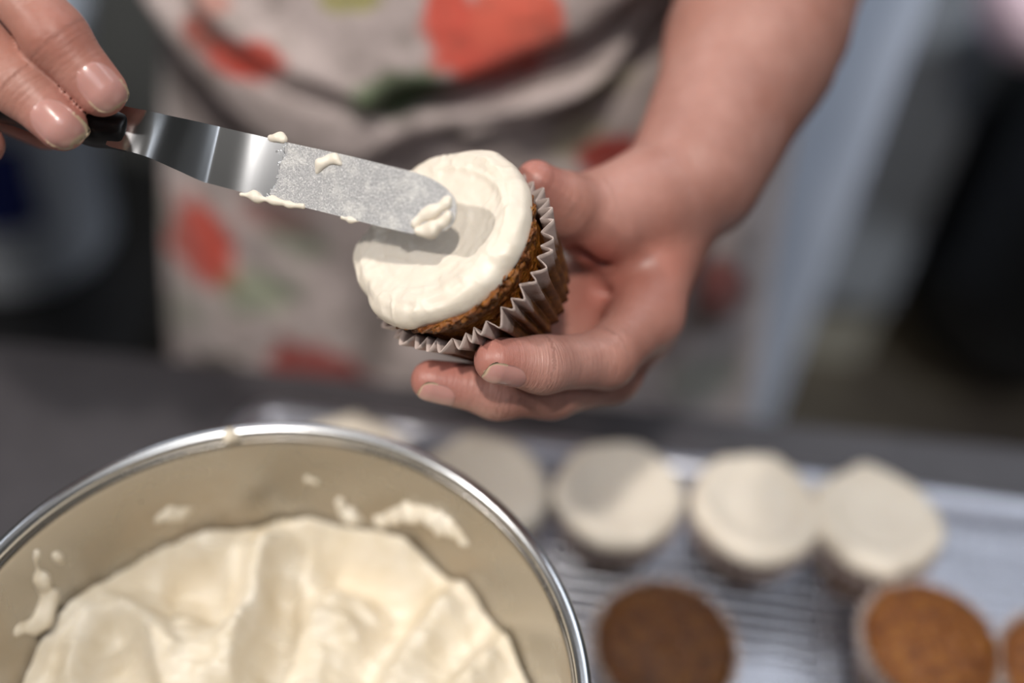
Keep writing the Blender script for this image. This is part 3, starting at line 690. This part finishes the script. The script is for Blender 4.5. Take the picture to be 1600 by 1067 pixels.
CR = [(loc2(p), a_, w_) for p, a_, w_ in (
  ([(560, 400), (552, 450), (575, 492), (640, 500), (700, 478)], .0013, .0007), ([(590, 470), (640, 486), (700, 470), (750, 430)], .0009, .0006),
  ([(820, 300), (808, 370), (775, 425), (720, 470)], .0012, .0008), ([(800, 270), (800, 330), (780, 390)], .0008, .0006),
  ([(640, 262), (690, 240), (750, 243), (800, 275)], .0010, .0007), ([(660, 275), (720, 262), (780, 290), (795, 340)], .0007, .0005),
  ([(575, 420), (600, 400), (650, 410)], -.0006, .0006), ([(600, 440), (640, 452), (690, 445)], .0005, .0004), ([(665, 500), (720, 492), (770, 450), (790, 420)], .0010, .0006), ([(610, 506), (640, 500), (668, 508)], -.0012, .0008))]
ic = icing(held, CR, .0366, .0432, .0068, 7, .0006, 420, ecc=0); icoff = -RR*.0026+UU*.0032; ic.location = (float(icoff@np.array(xax)), float(icoff@np.array(yax)), 0)

# tray, rack and cupcakes on the worktop
TY1 = .432; TY0 = .247; TX0, TX1 = -.157, .365
tr = empty('baking_tray', ((TX0+TX1)/2, (TY0+TY1)/2, COUNTER), 'shiny aluminium baking tray with raised rim under the wire rack', 'tray', rot=(0, 0, math.radians(-2)))
hx, hy = (TX1-TX0)/2, (TY1-TY0)/2
prof = [(-.018, .0015), (-.010, .002), (-.004, .013), (0.0, .0165), (.006, .0175), (.0075, .0165), (.0065, .0150), (.0, .0148), (-.0025, .0120), (-.0095, .0005), (-.018, .0)]
def rrect(o_, n=8, rad=.02):
    P = []
    for cx, cy, a0 in ((hx-rad, hy-rad, 0), (-hx+rad, hy-rad, 90), (-hx+rad, -hy+rad, 180), (hx-rad, -hy+rad, 270)):
        for k in range(n+1): a = math.radians(a0+90*k/n); P.append((cx+(rad+o_)*math.cos(a), cy+(rad+o_)*math.sin(a)))
    return P
V = []; m = 36
for o_, z_ in prof: V += [(x, y, z_) for x, y in rrect(o_)]
Fq = []
for j in range(len(prof)-1):
    for i in range(m): Fq.append((j*m+i, j*m+(i+1) % m, (j+1)*m+(i+1) % m, (j+1)*m+i))
Fq.append(list(range(m))); Fq.append(list(range((len(prof)-1)*m, len(prof)*m))[::-1])
o = mesh('pan', V, Fq, M['alu'], tr); o.modifiers.new('e', 'EDGE_SPLIT').split_angle = math.radians(60)
rk = empty('cooling_rack', tr.location+Vector((0, 0, .0025)), 'fine chrome wire cooling rack carrying the cupcakes', 'rack', rot=tr.rotation_euler)
def tubes(segs, r, n=6):
    V, F_ = [], []
    for a, b in segs:
        a, b = Vector(a), Vector(b); d = (b-a).normalized(); u = d.orthogonal().normalized(); v = d.cross(u); k = len(V)
        for p in (a, b):
            for i in range(n): an = 2*math.pi*i/n; V.append(p+(u*math.cos(an)+v*math.sin(an))*r)
        for i in range(n): F_.append((k+i, k+(i+1) % n, k+n+(i+1) % n, k+n+i))
    return V, F_
rx, ry, rz = hx-.016, hy-.016, .0130
segs = [((x, -ry, rz), (x, ry, rz)) for x in np.linspace(-rx, rx, 50)]; segs += [((-rx, y, rz+.0014), (rx, y, rz+.0014)) for y in np.linspace(-ry, ry, 20)]
V, F_ = tubes(segs, .0011); wg = mesh('wire_grid', V, F_, M['wire'], rk); wg['kind'] = 'stuff'
cor = [(-rx, -ry), (rx, -ry), (rx, ry), (-rx, ry)]
V, F_ = tubes([((*cor[i], rz), (*cor[(i+1) % 4], rz)) for i in range(4)]+[((-rx+2*rx*k/3, -ry, rz-.002), (-rx+2*rx*k/3, ry, rz-.002)) for k in (1, 2)], .0017, 10); mesh('frame', V, F_, M['wire'], rk)
for x, y in [(sx*rx*.96, sy*ry*.9) for sx in (-1, 1) for sy in (-1, 1)]:
    V, F_ = tubes([((x, y, 0), (x, y, rz))], .0017, 10); mesh('foot', V, F_, M['wire'], rk)
RZ = COUNTER+.0025+rz+.0024
def tray_cup(px, py, label, iced, seed, s=1.0, rot=0.0, tilt=0, zt=.046, group=None):
    p = on_z(px, py, RZ+zt*s)
    e = empty('cupcake', (p[0], p[1], RZ), label, 'cupcake', group, rot=(tilt, 0, rot)); e.scale = (s, s, s)
    if iced:
        cake(e, .0245, .0330, .0395, -.001, seed, .0010, 110); liner(e, .0250, .0335, .035, 36, seed); icing(e, (), .0352, .0405, .0072, seed+20, .0015, 120)
    else:
        cake(e, .0245, .0335, .043, .0105, seed, .0014, 120); liner(e, .0255, .0345, .0425, 36, seed)
    return e
GI, GP = 'iced cupcakes in the far row on the rack', 'plain cupcakes in the near row on the rack'
tray_cup(548, 722, 'iced cupcake furthest left on the rack, mostly hidden behind the bowl rim', 1, 1, 1.0, .2, group=GI)
tray_cup(758, 757, 'iced cupcake just right of the bowl rim, whole face in dull shade', 1, 2, 1.0, 1.2, group=GI)
tray_cup(967, 764, 'iced cupcake on the rack with a dark shadow over its upper left', 1, 3, 1.0, 2.2, group=GI)
tray_cup(1183, 786, 'iced cupcake on the rack with bare brown cake at its lower left edge', 1, 4, 1.0, 3.4, .0, group=GI)
tray_cup(1372, 806, 'iced cupcake at the right end of the far row, wholly covered', 1, 5, 1.0, 4.6, group=GI)
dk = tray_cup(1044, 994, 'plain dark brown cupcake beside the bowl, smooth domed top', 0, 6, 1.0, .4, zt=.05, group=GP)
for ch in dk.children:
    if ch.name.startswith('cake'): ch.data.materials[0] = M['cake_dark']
tray_cup(1462, 992, 'plain golden brown cupcake in pale paper at the lower right', 0, 7, .98, 1.7, zt=.05, group=GP)
tray_cup(1682, 1040, 'plain brown cupcake cut off by the right edge of the picture', 0, 8, .98, 2.9, zt=.05, group=GP)

# ------------------------------------------------------------------ mixing bowl
BX, BY, BZ = -.074, .178, 1.455-.362; BH = BZ-COUNTER
bw = empty('mixing_bowl', (BX, BY, COUNTER), 'large stainless steel mixing bowl with rolled rim, full of pale icing', 'bowl')
outr = [(0, .004), (.040, .004), (.043, .0), (.052, .0), (.053, .004), (.066, .020), (.083, .045), (.096, .075), (.104, .110), (.1075, .150), (.1095, BH-.006)]
inr = [(r-.0012, z_+.0012) for r, z_ in outr[5:]][::-1]+[(.050, .008), (.03, .0065), (0.0001, .006)]
V, Fq = lathe_v(smoothpath(outr[5:], 60).tolist(), 160); 
pr = [(.0001, .004), (.040, .004), (.043, 0), (.052, 0), (.054, .005)]+smoothpath(outr[5:], 50).tolist()+[(.1096, BH-.004)]+smoothpath(inr[:6], 50).tolist()+inr[6:]
V, Fq = lathe_v(pr, 160); mesh('bowl_wall', V, Fq, M['bowl'], bw)
V, Fq = lathe_v([(.1121+.0028*math.cos(a), BH-.0026+.0026*math.sin(a)) for a in np.linspace(0, 2*math.pi, 17)], 200); mesh('rolled_rim', V, Fq, M['chrome'], bw)
# icing inside: folds follow the spatula strokes
nr_, na_ = 170, 380; LV = BZ-.066
rr, aa = np.meshgrid(np.linspace(.002, 1, nr_), np.arange(na_)/na_*2*np.pi, indexing='ij')
RB = .1035; X = BX+RB*rr*np.cos(aa); Y = BY+RB*rr*np.sin(aa); XY = np.stack([X, Y], -1)
def bp_(pts, n=36): return smoothpath([on_z(a, b, LV+.010)[:2] for a, b in pts], n)
hgt = np.zeros_like(X)
def ridge(pts, amp, wd, lean=0.0):
    global hgt
    D, S, T = segdist(XY, bp_(pts)); fade = np.clip(np.minimum(T, 1-T)*7, 0, 1)
    w1 = np.where(S > 0, wd*(1+lean), wd*(1-lean)); hgt = hgt+amp*np.exp(-(D/w1)**2)*fade
ridge([(350, 1080), (362, 1010), (395, 930), (408, 870), (440, 832), (510, 815), (580, 828), (640, 862), (690, 900)], .0155, .0070, .25)
ridge([(595, 820), (640, 800), (690, 812), (735, 850), (760, 900)], .0150, .0070, .2)
ridge([(590, 1090), (625, 1010), (680, 945), (745, 900), (800, 890), (840, 930)], .0125, .0080, -.3)
ridge([(700, 1090), (760, 1020), (820, 975), (860, 1000)], .0100, .0075, -.2)
ridge([(0, 1060), (70, 990), (140, 925), (220, 870), (300, 850), (400, 845)], .0130, .0085, .2)
ridge([(105, 1100), (112, 1010), (150, 950), (205, 945), (250, 990), (275, 1070)], .0100, .0075, 0)
ridge([(300, 1090), (310, 1000), (280, 930)], .0060, .0080, 0)
ridge([(480, 870), (560, 880), (620, 930), (600, 1000), (520, 1070)], -.0090, .0130, 0)
ridge([(440, 880), (440, 960), (430, 1060)], -.0080, .0085, 0)
ridge([(250, 890), (320, 900), (340, 970)], -.0080, .0130, 0)
ridge([(500, 905), (560, 915), (600, 950)], .0045, .0045, 0)
ridge([(470, 940), (530, 950), (570, 990)], .0045, .0045, 0)
ridge([(165, 1000), (190, 1040), (190, 1100)], -.0080, .0110, 0)
PX = np.stack([X, Y, np.zeros_like(X)], -1).reshape(-1, 3)
sw = PX.copy(); sw[:, 0] += .01*np.sin(PX[:, 1]*60); hn = nz(sw, 22, 3, 3).reshape(X.shape); hf = nz(PX*np.array([1, 2.2, 1]), 70, 3, 4).reshape(X.shape)
rm = np.clip(1-np.abs(nz(PX, 38, 2, 12).reshape(X.shape))*5, 0, 1)
hgt = hgt*1.25*np.clip((1.04-rr)/.16, .5, 1)+.0035*hn+.0016*hf+.0012*rm+.010*np.sin(np.clip((Y-BY)/RB, -1, 1)*1.4)*.25
hgt = hgt+.006*np.clip((rr-.8)/.2, 0, 1)**2
Z_ = np.minimum(LV-.004+hgt, BZ-.012)
V = np.stack([X-BX, Y-BY, Z_-LV], -1).reshape(-1, 3)
I = np.arange(nr_*na_).reshape(nr_, na_); J = np.roll(I, -1, 1); Fq = np.stack([I[:-1], J[:-1], J[1:], I[1:]], -1).reshape(-1, 4).tolist(); Fq.append(I[0].tolist()[::-1])
# underside follows the bowl
k = len(V); ext = []
for rr_i, zz_i in ((.0990, .100), (.0915, .078), (.0800, .052), (.0660, .030), (.0480, .0115), (.02, .0085)):
    ext += [(rr_i*math.cos(a), rr_i*math.sin(a), COUNTER+zz_i-LV) for a in aa[0]]
V = np.vstack([V, ext]); prev = I[-1]
for j in range(6):
    cur = k+j*na_+np.arange(na_); Fq += np.stack([prev, np.roll(prev, -1), np.roll(cur, -1), cur], 1).tolist(); prev = cur
Fq.append(prev.tolist())
bi = mesh('whipped_icing', V, Fq, M['frost_bowl']); bi.location = (BX, BY, LV)
tag(bi, 'thick cream-coloured icing in deep folds inside the steel bowl', 'icing')
# smears of icing up the wall and rim of the bowl
def wall_smear(name, pts, rad, seed):
    P3 = []
    for (px, py), r in zip(pts, rad):
        d = ray(px, py); lo_t, hi_t = .25, .6        # meet the inner wall
        for t in np.linspace(.3, .7, 600):
            q = CAMP+d*t
            if q[1] > BY-.02 or True:
                zr = q[2]-COUNTER; rad_w = np.interp(zr, [p[1] for p in outr[5:]], [p[0] for p in outr[5:]])
                if math.hypot(q[0]-BX, q[1]-BY) > rad_w-.001 and zr < BH: break
        P3.append((q-np.array(bw.location), r))
    def fn(P): 
        d = chain(P, P3, .003); return d+.0011*np.sin(P[..., 0]*500+seed)*np.sin(P[..., 2]*420+seed)+.0005*np.sin(P[..., 0]*1300)
    lo, hi = bounds([p for p, r in P3], .01); return blob(name, fn, lo, hi, .0012, M['frost_bowl'], bw, 1)
wall_smear('icing_smear', [(245, 812), (270, 800), (298, 795)], [.002, .0035, .002], 1)
wall_smear('icing_smear', [(55, 860), (60, 900), (75, 930), (60, 970), (30, 985)], [.001, .0022, .0035, .0045, .003], 2)
wall_smear('icing_smear', [(85, 865), (100, 880)], [.0012, .002], 3)
wall_smear('icing_smear', [(480, 748), (492, 752)], [.0012, .0016], 4)
wall_smear('icing_smear', [(530, 780), (545, 800), (560, 812)], [.002, .0032, .003], 5)
wall_smear('icing_smear', [(340, 684), (360, 680), (372, 684)], [.001, .0018, .001], 6)
wall_smear('icing_smear', [(595, 812), (640, 796), (690, 812), (725, 842)], [.0030, .0045, .0050, .0030], 7)
